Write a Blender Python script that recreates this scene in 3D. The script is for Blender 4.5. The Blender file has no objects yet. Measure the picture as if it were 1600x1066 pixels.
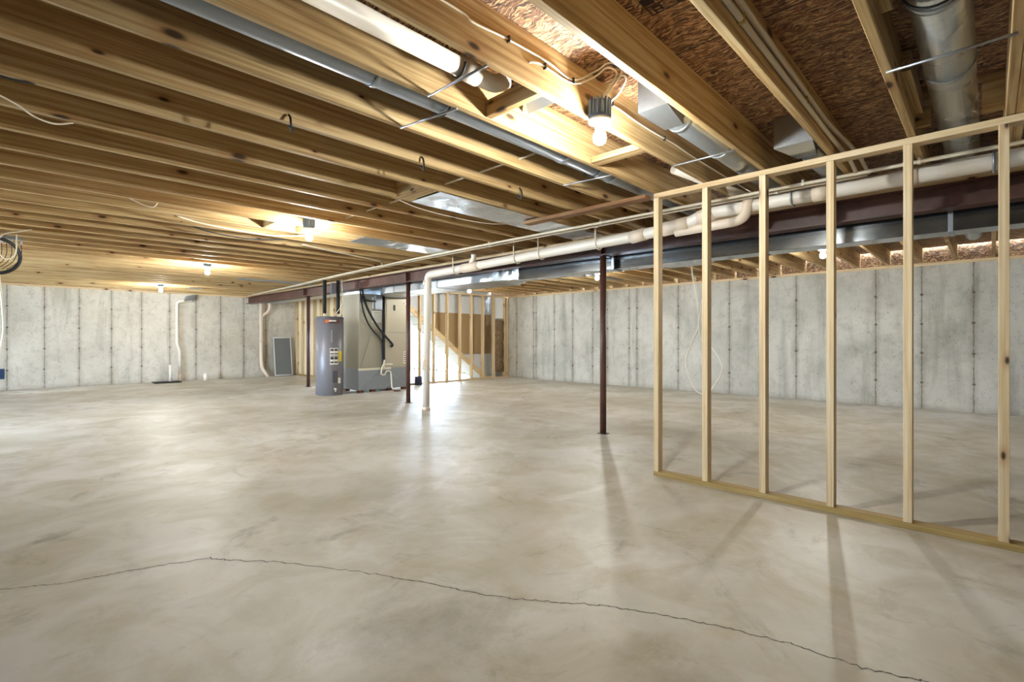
import bpy, math, random
from mathutils import Vector
random.seed(7)
S = bpy.context.scene
PI = math.pi

# ------------------------------------------------------------ camera, world, exposure
cam_d = bpy.data.cameras.new('camera'); cam = bpy.data.objects.new('camera', cam_d)
S.collection.objects.link(cam); S.camera = cam
cam.location = (0, 0, 1.12)
cam.rotation_euler = (PI/2, 0, -0.803)
cam_d.sensor_width = 36; cam_d.lens = 36*773/1600.0
cam_d.shift_y = -5/1600.0; cam_d.clip_start = 0.02

w = bpy.data.worlds.new('world'); S.world = w; w.use_nodes = True
bg = w.node_tree.nodes['Background']
bg.inputs[0].default_value = (0.64, 0.81, 1.0, 1); bg.inputs[1].default_value = 38.0
S.view_settings.view_transform = 'Standard'; S.view_settings.look = 'None'
S.view_settings.gamma = 1.0; S.view_settings.use_curve_mapping = False
S.view_settings.exposure = 1.03
try:
    S.cycles.use_denoising = True; S.cycles.denoiser = 'OPENIMAGEDENOISE'
    S.cycles.sample_clamp_indirect = 8.0; S.cycles.max_bounces = 10; S.cycles.diffuse_bounces = 6
    S.cycles.use_light_tree = True
except Exception: pass
BULB = 900.0          # emission strength of each bulb
# daylight comes in through the glass door of the far room: a portal marks the opening
ld = bpy.data.lights.new('door_portal', 'AREA'); ld.shape = 'RECTANGLE'; ld.size = 2.6; ld.size_y = 2.1
ld.cycles.is_portal = True
lo = bpy.data.objects.new('door_portal', ld); S.collection.objects.link(lo)
lo.location = (10.32, 13.3, 1.05); lo.rotation_euler = (0, PI/2, 0)
lo.rotation_euler = Vector((-1, 0, 0)).to_track_quat('-Z', 'Z').to_euler()
lp = bpy.data.lights.new('added_door_portal', 'AREA'); lp.shape = 'RECTANGLE'; lp.size = 2.8; lp.size_y = 2.1; lp.cycles.is_portal = True  # portal for the added, unseen glass door in the left wall
lq = bpy.data.objects.new('added_door_portal', lp); S.collection.objects.link(lq); lq.location = (-4.22, 8.9, 1.05)
lq.rotation_euler = Vector((1, 0, 0)).to_track_quat('-Z', 'Z').to_euler()
sd = bpy.data.lights.new('sun', 'SUN'); sd.energy = 18; sd.angle = 0.01; sd.color = (1, .95, .88)
so = bpy.data.objects.new('sun', sd); S.collection.objects.link(so); so.location = (20, 16, 12)
so.rotation_euler = Vector((-0.75, -0.28, -0.62)).to_track_quat('-Z', 'Y').to_euler()

# ------------------------------------------------------------ materials
def srgb(r, g, b):
    f = lambda c: (c/255/12.92) if c/255 <= .04045 else ((c/255+.055)/1.055)**2.4
    return (f(r), f(g), f(b), 1)
class NT:
    def __init__(s, name):
        s.m = bpy.data.materials.new(name); s.m.use_nodes = True
        s.t = s.m.node_tree; s.b = s.t.nodes['Principled BSDF']; s.out = s.t.nodes['Material Output']
    def n(s, typ, **kw):
        nd = s.t.nodes.new(typ)
        for k, v in kw.items(): setattr(nd, k, v)
        return nd
    def l(s, a, b): s.t.links.new(a, b)
    def val(s, sock, v):
        if hasattr(v, 'is_output') or isinstance(v, bpy.types.NodeSocket): s.l(v, sock)
        else: sock.default_value = v
    def math(s, op, a, b=0.0, clamp=False):
        nd = s.n('ShaderNodeMath', operation=op, use_clamp=clamp); s.val(nd.inputs[0], a); s.val(nd.inputs[1], b); return nd.outputs[0]
    def mix(s, f, a, b, blend='MIX'):
        nd = s.n('ShaderNodeMix', data_type='RGBA', blend_type=blend)
        s.val(nd.inputs[0], f); s.val(nd.inputs[6], a); s.val(nd.inputs[7], b); return nd.outputs[2]
    def ramp(s, f, stops):
        nd = s.n('ShaderNodeValToRGB'); s.l(f, nd.inputs[0]); e = nd.color_ramp.elements
        while len(e) < len(stops): e.new(0.5)
        for i, (p, c) in enumerate(stops):
            e[i].position = p; e[i].color = c if len(c) == 4 else (*c, 1)
        return nd.outputs[0]
    def noise(s, vec, scale, detail=4, rough=.55, dist=0):
        nd = s.n('ShaderNodeTexNoise'); s.l(vec, nd.inputs['Vector']); nd.inputs['Scale'].default_value = scale
        nd.inputs['Detail'].default_value = detail; nd.inputs['Roughness'].default_value = rough
        nd.inputs['Distortion'].default_value = dist; return nd.outputs['Fac']
    def obj(s): return s.n('ShaderNodeTexCoord').outputs['Object']
    def pos(s): return s.n('ShaderNodeNewGeometry').outputs['Position']
    def scale(s, v, sc):
        nd = s.n('ShaderNodeMapping'); s.l(v, nd.inputs[0]); nd.inputs['Scale'].default_value = sc; return nd.outputs[0]
    def randoff(s, v):
        r = s.n('ShaderNodeObjectInfo').outputs['Random']
        c = s.n('ShaderNodeCombineXYZ'); m = s.math('MULTIPLY', r, 37.0)
        for i in range(3): s.l(m, c.inputs[i])
        a = s.n('ShaderNodeVectorMath', operation='ADD'); s.l(v, a.inputs[0]); s.l(c.outputs[0], a.inputs[1]); return a.outputs[0]
    def bump(s, h, strength=.3, dist=.005):
        nd = s.n('ShaderNodeBump'); nd.inputs['Strength'].default_value = strength; nd.inputs['Distance'].default_value = dist
        s.l(h, nd.inputs['Height']); s.l(nd.outputs[0], s.b.inputs['Normal'])

def plain(name, c, rough=.5, metal=0.0, emit=0.0, spec=.5):
    t = NT(name); t.b.inputs['Base Color'].default_value = c; t.b.inputs['Roughness'].default_value = rough
    t.b.inputs['Metallic'].default_value = metal; t.b.inputs['Specular IOR Level'].default_value = spec
    if emit:
        t.b.inputs['Emission Color'].default_value = c; t.b.inputs['Emission Strength'].default_value = emit
    return t.m

def wood(name, axis, dark, mid, light, knots=True, rough=.62, kn=.085):
    t = NT(name); v = t.randoff(t.obj())
    al, ac = 1.1, 55.0
    sc = [ac]*3; sc[axis] = al
    f1 = t.noise(t.scale(v, sc), 1.0, 4, .6, .3)
    sc2 = [4.0]*3; sc2[axis] = .55
    f2 = t.noise(t.scale(v, sc2), 1.0, 2, .5, 1.2)
    wv = t.math('FRACT', t.math('MULTIPLY', f2, 9.0))
    wv = t.math('ABSOLUTE', t.math('SUBTRACT', wv, .5))
    col = t.ramp(f1, [(.34, dark), (.5, mid), (.68, light)])
    col = t.mix(t.math('MULTIPLY', t.math('SUBTRACT', .5, wv, True), .32), col, dark)
    rnd = t.n('ShaderNodeObjectInfo').outputs['Random']
    col = t.mix(t.math('MULTIPLY', rnd, .28), col, srgb(162, 130, 88), 'MIX')
    f3 = t.noise(t.scale(v, [2.2]*3), 1.0, 3, .6)
    col = t.mix(t.math('MULTIPLY', t.math('SUBTRACT', f3, .5, True), .8), col, srgb(214, 190, 140))
    if knots:
        sp_ = t.n('ShaderNodeSeparateXYZ'); t.l(v, sp_.inputs[0]); o_ = sp_.outputs
        cross = [q for q in (0, 1, 2) if q != axis]
        cc = t.math('ADD', o_[cross[0]], o_[cross[1]])
        cb = t.n('ShaderNodeCombineXYZ'); t.l(t.math('MULTIPLY', o_[axis], 2.3), cb.inputs[0]); t.l(t.math('MULTIPLY', cc, 5.6), cb.inputs[1])
        vo = t.n('ShaderNodeTexVoronoi', voronoi_dimensions='2D'); t.l(cb.outputs[0], vo.inputs['Vector']); vo.inputs['Scale'].default_value = 1.0
        spc = t.n('ShaderNodeSeparateColor'); t.l(vo.outputs['Color'], spc.inputs[0])
        keep = t.math('LESS_THAN', spc.outputs[0], .42)
        dsz = t.math('ADD', .55, t.math('MULTIPLY', spc.outputs[1], 1.1))
        d = t.math('ADD', t.math('DIVIDE', vo.outputs['Distance'], dsz), t.math('MULTIPLY', t.math('SUBTRACT', 1.0, keep), 5.0))
        km = t.ramp(d, [(kn*.45, (1, 1, 1)), (kn, (0, 0, 0))])
        kh = t.ramp(d, [(kn, (1, 1, 1)), (kn*2.4, (0, 0, 0))])
        col = t.mix(t.math('MULTIPLY', kh, .35), col, srgb(150, 92, 45))
        col = t.mix(t.math('MULTIPLY', km, .92), col, srgb(44, 24, 14))
    t.l(col, t.b.inputs['Base Color']); t.b.inputs['Roughness'].default_value = rough
    t.b.inputs['Specular IOR Level'].default_value = .3
    t.bump(f1, .15, .002); return t.m

JD, JM, JL = srgb(148, 114, 72), srgb(190, 161, 112), srgb(216, 193, 150)
W_JOIST = wood('pine_joist', 0, JD, JM, JL)
W_JY = wood('pine_crosswise', 1, JD, JM, JL)
SD, SM, SL = srgb(196, 168, 126), srgb(220, 198, 160), srgb(234, 218, 186)
W_STUD = wood('whitewood_stud', 2, SD, SM, SL, kn=.07)
W_PLATE = wood('whitewood_plate', 1, SD, SM, SL, kn=.085)
W_PLATEX = wood('whitewood_plate_x', 0, SD, SM, SL, kn=.085)
W_TREAT = wood('treated_plate', 1, srgb(138, 112, 62), srgb(168, 142, 88), srgb(184, 160, 108), kn=.07)
W_RUST = wood('weathered_board', 1, srgb(96, 62, 38), srgb(132, 92, 60), srgb(160, 118, 80))

def concrete_floor():
    t = NT('concrete_slab'); p = t.pos()
    a = t.noise(p, .55, 5, .6, .6); b = t.noise(p, 2.3, 6, .65, .8); c = t.noise(p, 14, 4, .7)
    sw = t.noise(t.scale(p, (1, 1, 1)), .75, 6, .62, 1.6)
    d = t.noise(t.scale(p, (1, 1, 1)), 1.6, 6, .7, 2.5)
    col = t.ramp(a, [(.32, srgb(170, 163, 146)), (.5, srgb(196, 190, 178)), (.68, srgb(214, 210, 203))])
    col = t.mix(t.math('MULTIPLY', t.ramp(b, [(.42, (0, 0, 0)), (.66, (1, 1, 1))]), .55), col, srgb(160, 148, 112))
    col = t.mix(t.math('MULTIPLY', t.ramp(sw, [(.52, (0, 0, 0)), (.62, (1, 1, 1))]), .42), col, srgb(216, 211, 203))
    col = t.mix(t.math('MULTIPLY', t.ramp(d, [(.30, (1, 1, 1)), (.42, (0, 0, 0))]), .45), col, srgb(140, 130, 106))
    st = t.noise(p, 1.1, 5, .7, 1.5)
    col = t.mix(t.math('MULTIPLY', t.ramp(st, [(.60, (0, 0, 0)), (.70, (1, 1, 1))]), .55), col, srgb(116, 110, 96))
    # one large dark smudge and a pale swirl with shapes of their own
    for (sx, sy_, rr, cc, amt) in ((1.15, 1.55, .42, srgb(122, 113, 94), .5), (3.05, 4.6, .55, srgb(150, 140, 118), .35), (1.5, .72, .25, srgb(126, 117, 98), .4), (2.6, 1.15, .3, srgb(126, 117, 98), .35)):
        vs = t.n('ShaderNodeVectorMath', operation='DISTANCE'); t.l(p, vs.inputs[0]); vs.inputs[1].default_value = (sx, sy_, 0)
        q = t.math('ADD', t.math('DIVIDE', vs.outputs['Value'], rr), t.math('MULTIPLY', t.math('SUBTRACT', t.noise(p, 3.2, 6, .75, .2), .5), 3.2))
        col = t.mix(t.math('MULTIPLY', t.ramp(q, [(.0, (1, 1, 1)), (1.1, (0, 0, 0))]), amt), col, cc)
    c2 = t.math('MULTIPLY', t.ramp(c, [(.60, (0, 0, 0)), (.78, (1, 1, 1))]), .22)
    col = t.mix(c2, col, srgb(120, 112, 94))
    t.l(col, t.b.inputs['Base Color'])
    r = t.ramp(sw, [(.35, (.50,)*3), (.7, (.40,)*3)]); t.l(r, t.b.inputs['Roughness'])
    t.b.inputs['Specular IOR Level'].default_value = .45
    t.bump(b, .08, .004); return t.m

def concrete_wall(name, axis, seams, c0, c1, c2):
    t = NT(name); p = t.pos()
    sep = t.n('ShaderNodeSeparateXYZ'); t.l(p, sep.inputs[0]); u = sep.outputs[axis]; z = sep.outputs[2]
    wob = t.math('MULTIPLY', t.math('SUBTRACT', t.noise(p, 9, 3, .6), .5), .022)
    uu = t.math('ADD', u, wob)
    d = None
    for s in seams:
        q = t.math('ABSOLUTE', t.math('SUBTRACT', uu, s)); d = q if d is None else t.math('MINIMUM', d, q)
    line = t.ramp(d, [(.002, (1, 1, 1)), (.009, (0, 0, 0))])
    halo = t.ramp(d, [(.004, (1, 1, 1)), (.07, (0, 0, 0))])
    # form tie marks along every seam
    zz = t.math('ABSOLUTE', t.math('SUBTRACT', t.math('FRACT', t.math('DIVIDE', t.math('ADD', z, .27), .46)), .5))
    tie = t.math('MULTIPLY', t.math('LESS_THAN', t.math('ADD', zz, t.math('MULTIPLY', t.noise(p, 8, 2, .5), .07)), .07), t.math('LESS_THAN', d, .020))
    a = t.noise(p, .8, 5, .62, .5); b = t.noise(p, 7, 6, .72); pits = t.noise(p, 34, 3, .6)
    vs = t.noise(t.scale(p, (2.2, 2.2, .35)), 1.4, 4, .6, .3)
    col = t.ramp(a, [(.3, c0), (.52, c1), (.75, c2)])
    col = t.mix(t.math('MULTIPLY', t.ramp(b, [(.5, (0, 0, 0)), (.75, (1, 1, 1))]), .35), col, srgb(112, 104, 90))
    col = t.mix(t.math('MULTIPLY', t.ramp(vs, [(.52, (0, 0, 0)), (.7, (1, 1, 1))]), .45), col, srgb(120, 116, 104))
    col = t.mix(t.math('MULTIPLY', t.ramp(pits, [(.64, (0, 0, 0)), (.70, (1, 1, 1))]), .55), col, srgb(84, 78, 68))
    hb = t.noise(p, 5, 4, .6)
    col = t.mix(t.math('MULTIPLY', t.math('MULTIPLY', halo, hb), .55), col, srgb(96, 82, 62))
    ln = t.noise(p, 22, 3, .6)
    col = t.mix(t.math('MULTIPLY', line, t.ramp(ln, [(.35, (.35,)*3), (.6, (.95,)*3)])), col, srgb(82, 68, 50))
    col = t.mix(t.math('MULTIPLY', tie, .6), col, srgb(58, 42, 30))
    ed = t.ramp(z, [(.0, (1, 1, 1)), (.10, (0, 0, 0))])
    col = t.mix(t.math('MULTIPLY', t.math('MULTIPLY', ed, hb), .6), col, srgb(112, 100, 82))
    t.l(col, t.b.inputs['Base Color']); t.b.inputs['Roughness'].default_value = .85
    t.b.inputs['Specular IOR Level'].default_value = .25
    t.bump(b, .25, .006); return t.m

def osb():
    t = NT('osb_sheathing'); p = t.pos()
    dn = t.n('ShaderNodeTexNoise'); t.l(p, dn.inputs['Vector']); dn.inputs['Scale'].default_value = 7; dn.inputs['Detail'].default_value = 3
    ad = t.n('ShaderNodeVectorMath', operation='MULTIPLY_ADD'); t.l(dn.outputs['Color'], ad.inputs[0])
    ad.inputs[1].default_value = (.11, .07, .07); t.l(p, ad.inputs[2])
    v = ad.outputs[0]
    vo = t.n('ShaderNodeTexVoronoi'); t.l(t.scale(v, (30, 5, 20)), vo.inputs['Vector'])
    vo2 = t.n('ShaderNodeTexVoronoi'); t.l(t.scale(v, (60, 10, 40)), vo2.inputs['Vector'])
    sp = t.n('ShaderNodeSeparateColor'); t.l(vo.outputs['Color'], sp.inputs[0])
    sp2 = t.n('ShaderNodeSeparateColor'); t.l(vo2.outputs['Color'], sp2.inputs[0])
    f = t.math('ADD', t.math('MULTIPLY', sp.outputs[0], .6), t.math('MULTIPLY', sp2.outputs[1], .4))
    col = t.ramp(f, [(.18, srgb(52, 33, 22)), (.36, srgb(112, 76, 50)), (.6, srgb(150, 108, 74)), (.8, srgb(214, 176, 130))])
    g = t.noise(t.scale(v, (90, 6, 20)), 1.0, 3, .6)
    col = t.mix(t.math('MULTIPLY', t.ramp(g, [(.3, (1, 1, 1)), (.5, (0, 0, 0))]), .6), col, srgb(58, 36, 24))
    sep = t.n('ShaderNodeSeparateXYZ'); t.l(p, sep.inputs[0])
    xs = t.math('ABSOLUTE', t.math('SUBTRACT', t.math('FRACT', t.math('DIVIDE', t.math('ADD', sep.outputs[0], -3.56+.61+12.2), 1.22)), .5))
    col = t.mix(t.math('LESS_THAN', xs, .004), col, srgb(22, 15, 10))
    t.l(col, t.b.inputs['Base Color']); t.b.inputs['Roughness'].default_value = .7
    t.bump(f, .35, .003); return t.m

def galv(name, c, rough=.33, crinkle=0.0):
    t = NT(name); v = t.obj()
    a = t.noise(v, 2.2, 3, .5); b = t.noise(v, 45, 2, .5)
    vo = t.n('ShaderNodeTexVoronoi'); t.l(v, vo.inputs['Vector']); vo.inputs['Scale'].default_value = 55
    sp = t.n('ShaderNodeSeparateColor'); t.l(vo.outputs['Color'], sp.inputs[0])
    col = t.mix(t.math('MULTIPLY', sp.outputs[0], .22), c, srgb(150, 158, 165))
    t.l(col, t.b.inputs['Base Color']); t.b.inputs['Metallic'].default_value = .92
    rr = t.math('ADD', t.math('MULTIPLY', a, .22), rough-.08); t.l(rr, t.b.inputs['Roughness'])
    t.bump(t.noise(v, 3.5, 2, .5) if crinkle else a, .25+crinkle, .03 if crinkle else .02); return t.m

M_FLOOR = concrete_floor()
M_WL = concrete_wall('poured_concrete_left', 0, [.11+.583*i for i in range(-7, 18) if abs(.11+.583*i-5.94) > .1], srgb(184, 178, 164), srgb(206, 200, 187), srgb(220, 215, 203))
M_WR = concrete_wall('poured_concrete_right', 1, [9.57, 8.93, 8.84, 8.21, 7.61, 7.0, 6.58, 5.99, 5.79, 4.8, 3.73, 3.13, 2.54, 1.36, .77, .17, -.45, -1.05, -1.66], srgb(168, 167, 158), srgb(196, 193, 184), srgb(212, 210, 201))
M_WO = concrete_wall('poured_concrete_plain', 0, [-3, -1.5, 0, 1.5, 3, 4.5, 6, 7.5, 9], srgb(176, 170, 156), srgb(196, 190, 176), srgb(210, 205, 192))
M_OSB = osb()
M_GALV = galv('galvanised_steel', srgb(176, 182, 188), .30)
M_GALVD = galv('dull_galvanised_steel', srgb(150, 156, 164), .40)
M_GALVS = galv('smooth_steel_dark_reflection', srgb(120, 124, 128), .12)  # smoother copy, base darkened to carry the duct side's dark reflection
M_CRINK = galv('crinkled_sheet_metal', srgb(214, 220, 228), .26, .5)
M_RET = plain('weathered_duct_metal', srgb(160, 156, 142), .5, .55)
M_SHINY = galv('bright_duct_metal', srgb(214, 220, 224), .24)
M_PANEL = plain('painted_cabinet_metal', srgb(186, 178, 160), .42, .35)
M_PVC = plain('white_pvc', srgb(232, 224, 212), .35)
M_PVCC = plain('cream_pvc', srgb(228, 210, 190), .4)
M_CPVC = plain('cpvc_pipe', srgb(214, 202, 180), .4)
M_CLIP = plain('yellowed_plastic', srgb(190, 170, 96), .5)
M_CABLE = plain('white_cable', srgb(232, 224, 206), .45)
M_BLACK = plain('black_rubber', srgb(22, 21, 21), .55)
M_FOAM = plain('black_pipe_foam', srgb(30, 30, 32), .85)
M_BLUE = plain('blue_box_plastic', srgb(58, 86, 138), .45)
M_BOX = plain('blue_grey_plastic', srgb(92, 112, 140), .45)
M_CERAM = plain('white_porcelain', srgb(236, 234, 226), .3)
M_BULB = plain('lit_bulb', (.97, .985, .93, 1), .3, 0, BULB)
M_STEELHANG = plain('hanger_steel', srgb(168, 172, 180), .35, .8)
M_IVORY = plain('ivory_plastic', srgb(226, 218, 200), .45)
M_DRY = plain('drywall', srgb(228, 231, 232), .9, spec=.2)
M_CREAM = plain('cream_sheathing', srgb(232, 218, 186), .85, spec=.2)
M_TAN = plain('kraft_paper_facing', srgb(176, 148, 108), .85, spec=.2)
M_WH = plain('water_heater_enamel', srgb(122, 120, 126), .4, .15)
M_WHTOP = plain('water_heater_lid', srgb(88, 88, 98), .45, .2)
M_LABW = plain('white_label', srgb(222, 220, 212), .5)
M_LABT = plain('label_print', srgb(58, 54, 54), .6)
M_LABY = plain('yellow_energy_label', srgb(220, 196, 40), .5)
M_LABO = plain('orange_band', srgb(186, 96, 52), .5)
M_LABR = plain('dark_red_band', srgb(92, 34, 28), .5)
M_INK = plain('black_stamp_ink', srgb(18, 15, 14), .8)
M_DARK = plain('dark_plastic', srgb(40, 40, 44), .5)
M_PAINTC = plain('paint_can_label', srgb(48, 54, 84), .4)
M_CRACK = plain('crack_line', srgb(92, 82, 68), .95)  # even dark tone of the slab crack
M_SCREEN = plain('grey_screen_mesh', srgb(112, 114, 112), .8)
M_GROUND = plain('outside_ground', srgb(170, 168, 160), .9)
M_BRICK = plain('wood_block', srgb(110, 66, 44), .8)
M_FRAMEW = plain('white_vinyl', srgb(232, 232, 230), .4)

def brown_paint():
    t = NT('red_oxide_primer'); p = t.obj(); a = t.noise(p, 5, 4, .6)
    t.l(t.ramp(a, [(.35, srgb(68, 42, 34)), (.7, srgb(98, 62, 52))]), t.b.inputs['Base Color'])
    t.b.inputs['Roughness'].default_value = .42; return t.m
M_BEAM = brown_paint()
def batt():
    t = NT('mineral_wool'); p = t.obj(); a = t.noise(p, 16, 6, .75, 1.5)
    t.l(t.ramp(a, [(.3, srgb(74, 58, 40)), (.5, srgb(128, 104, 76)), (.72, srgb(180, 156, 122))]), t.b.inputs['Base Color'])
    t.b.inputs['Roughness'].default_value = .95; t.bump(a, .9, .03); return t.m
M_BATT = batt()
def glass():
    t = NT('door_glass'); nt = t.t
    tr = t.n('ShaderNodeBsdfTransparent'); gl = t.n('ShaderNodeBsdfGlossy'); gl.inputs['Roughness'].default_value = .02
    mx = t.n('ShaderNodeMixShader'); mx.inputs[0].default_value = .07
    t.l(tr.outputs[0], mx.inputs[1]); t.l(gl.outputs[0], mx.inputs[2]); t.l(mx.outputs[0], t.out.inputs[0]); return t.m
M_GLASS = glass()

# ------------------------------------------------------------ mesh building
ORG = {}
class MB:
    def __init__(s): s.v = []; s.f = []; s.sm = []
    def quad(s, pts, smooth=False):
        n = len(s.v); s.v += [Vector(p) for p in pts]; s.f.append(tuple(range(n, n+len(pts)))); s.sm.append(smooth); return s
    def hexa(s, p):                        # 8 points: bottom ring 0-3, top ring 4-7
        n = len(s.v); s.v += [Vector(q) for q in p]
        for f in ((3, 2, 1, 0), (4, 5, 6, 7), (0, 1, 5, 4), (1, 2, 6, 5), (2, 3, 7, 6), (3, 0, 4, 7)):
            s.f.append(tuple(n+i for i in f)); s.sm.append(False)
        return s
    def box(s, x0, x1, y0, y1, z0, z1):
        return s.hexa([(x0, y0, z0), (x1, y0, z0), (x1, y1, z0), (x0, y1, z0), (x0, y0, z1), (x1, y0, z1), (x1, y1, z1), (x0, y1, z1)])
    def rings(s, rings, smooth=True, caps=True):
        n0 = len(s.v); k = len(rings[0])
        for r in rings: s.v += [Vector(q) for q in r]
        for i in range(len(rings)-1):
            for j in range(k):
                a = n0+i*k+j; b = n0+i*k+(j+1) % k
                s.f.append((a, b, b+k, a+k)); s.sm.append(smooth)
        if caps:
            s.f.append(tuple(n0+j for j in reversed(range(k)))); s.sm.append(False)
            e = n0+(len(rings)-1)*k
            s.f.append(tuple(e+j for j in range(k))); s.sm.append(False)
        return s
    def tube(s, path, r, n=12, caps=True):
        P = [Vector(p) for p in path]; R = r if isinstance(r, (list, tuple)) else [r]*len(P)
        T = []
        for i in range(len(P)):
            a = P[max(i-1, 0)]; b = P[min(i+1, len(P)-1)]; d = (b-a)
            T.append(d.normalized() if d.length > 1e-9 else (T[-1] if T else Vector((0, 0, 1))))
        up = Vector((0, 0, 1)) if abs(T[0].z) < .9 else Vector((1, 0, 0))
        u = T[0].cross(up).normalized(); rings = []
        for i, p in enumerate(P):
            u = (u - T[i]*u.dot(T[i])).normalized(); w_ = T[i].cross(u)
            rings.append([p + (u*math.cos(2*PI*j/n) + w_*math.sin(2*PI*j/n))*R[i] for j in range(n)])
        return s.rings(rings, True, caps)
    def cyl(s, a, b, r, n=16, r2=None): return s.tube([a, b], [r, r if r2 is None else r2], n)
    def lathe(s, c, prof, n=24):
        c = Vector(c)
        return s.rings([[c+Vector((r*math.cos(2*PI*j/n), r*math.sin(2*PI*j/n), z)) for j in range(n)] for r, z in prof], True)
    def prism(s, poly, axis, a, b):
        def P(q, t):
            q = list(q); q.insert(axis, t); return Vector(q)
        n = len(s.v); k = len(poly)
        s.v += [P(q, a) for q in poly]+[P(q, b) for q in poly]
        s.f.append(tuple(n+i for i in reversed(range(k)))); s.f.append(tuple(n+k+i for i in range(k))); s.sm += [False]*2
        for i in range(k):
            j = (i+1) % k; s.f.append((n+i, n+j, n+k+j, n+k+i)); s.sm.append(False)
        return s
    def build(s, name, mat, parent=None, bevel=0.0, org=None):
        if parent is not None: o0 = ORG[parent.name]
        elif org is not None: o0 = Vector(org)
        else:
            xs = [v.x for v in s.v]; ys = [v.y for v in s.v]; zs = [v.z for v in s.v]
            o0 = Vector(((min(xs)+max(xs))/2, (min(ys)+max(ys))/2, min(zs)))
        me = bpy.data.meshes.new(name); me.from_pydata([v-o0 for v in s.v], [], s.f); me.update()
        for i, p in enumerate(me.polygons): p.use_smooth = s.sm[i]
        import bmesh
        bm = bmesh.new(); bm.from_mesh(me); bmesh.ops.recalc_face_normals(bm, faces=bm.faces); bm.to_mesh(me); bm.free()
        me.materials.append(mat)
        o = bpy.data.objects.new(name, me); S.collection.objects.link(o)
        if parent is not None: o.parent = parent
        else: o.location = o0
        ORG[o.name] = o0
        if bevel:
            b = o.modifiers.new('bevel', 'BEVEL'); b.width = bevel; b.segments = 2; b.limit_method = 'ANGLE'
        return o
def empty(name, loc):
    o = bpy.data.objects.new(name, None); S.collection.objects.link(o); o.location = loc; ORG[o.name] = Vector(loc)
    o.empty_display_size = .1; return o
def tag(o, label, cat, group=None):
    o['label'] = label; o['category'] = cat
    if group: o['group'] = group
    return o
def struct(o): o['kind'] = 'structure'; return o
def lab(o, label): o['label'] = label; return o
def kids(o): return [c for c in S.objects if c.parent == o]
def copy_tree(o, parent=None):
    c = o.copy(); S.collection.objects.link(c)
    if parent is not None: c.parent = parent
    for ch in [q for q in bpy.data.objects if q.parent == o]: copy_tree(ch, c)
    return c
def fillet(pts, rad, seg=6):
    P = [Vector(p) for p in pts]; out = [P[0]]
    for i in range(1, len(P)-1):
        a = (P[i-1]-P[i]); b = (P[i+1]-P[i]); r = min(rad, a.length*.49, b.length*.49)
        a = P[i]+a.normalized()*r; b = P[i]+b.normalized()*r
        for k in range(seg+1):
            t = k/seg; out.append(a*(1-t)**2+P[i]*2*t*(1-t)+b*t*t)
    out.append(P[-1]); return out
def spline(pts, seg=6):
    P = [Vector(p) for p in pts]; out = []
    for i in range(len(P)-1):
        p0 = P[max(i-1, 0)]; p1 = P[i]; p2 = P[i+1]; p3 = P[min(i+2, len(P)-1)]
        for k in range(seg):
            t = k/seg
            out.append(.5*((2*p1)+(p2-p0)*t+(2*p0-5*p1+4*p2-p3)*t*t+(3*p1-p0-3*p2+p3)*t**3))
    out.append(P[-1]); return out
ONES = ['', 'first', 'second', 'third', 'fourth', 'fifth', 'sixth', 'seventh', 'eighth', 'ninth', 'tenth', 'eleventh', 'twelfth', 'thirteenth', 'fourteenth', 'fifteenth', 'sixteenth', 'seventeenth', 'eighteenth', 'nineteenth']
def ordinal(n):
    if n < 20: return ONES[n]
    t, u = divmod(n, 10); tens = {2: 'twent', 3: 'thirt', 4: 'fort'}[t]
    return tens+'ieth' if u == 0 else tens+'y-'+ONES[u]

JZ, TOPZ, WZ = 2.295, 2.53, 2.25           # joist underside, subfloor underside, concrete wall top
YB, XR, XL, YN = 15.1, 10.1, -4.0, -3.5    # far wall, right wall, left and near limits
def K(k): return -.079+.4064*k

# ------------------------------------------------------------ setting
fl = struct(MB().box(XL, XR, YN, YB, -.12, 0).build('floor', M_FLOOR))
ck = [(-.6, 3.42), (0, 3.17), (.204, 3.035), (.382, 2.992), (.548, 2.934), (.737, 2.861), (.806, 2.747), (.957, 2.57), (1.21, 2.143), (1.375, 1.813), (1.468, 1.572), (1.606, 1.362), (1.751, 1.169), (1.879, .919), (1.959, .699), (2.019, .495), (2.032, .306), (2.091, .16), (2.15, 0)]
pts = []
for i in range(len(ck)-1):
    for j in range(14):
        t = j/14; a, b = ck[i], ck[i+1]
        pts.append((a[0]+(b[0]-a[0])*t+random.uniform(-.008, .008), a[1]+(b[1]-a[1])*t+random.uniform(-.008, .008)))
m = MB()
for i in range(len(pts)-1):
    a = Vector((*pts[i], 0)); b = Vector((*pts[i+1], 0)); d = (b-a).normalized(); nrm = Vector((-d.y, d.x, 0))
    wa = .0016+.0012*math.sin(i*1.7)**2; b2 = b+d*.002
    m.quad([a-nrm*wa+Vector((0, 0, .0006)), b2-nrm*wa+Vector((0, 0, .0006)), b2+nrm*wa+Vector((0, 0, .0006)), a+nrm*wa+Vector((0, 0, .0006))])
lab(m.build('floor_crack', M_CRACK, fl), 'thin jagged crack running across the slab')
struct(MB().box(XL, XR, YN, YB, TOPZ, TOPZ+.03).build('ceiling', M_OSB))
cl = bpy.data.objects['ceiling']
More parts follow.
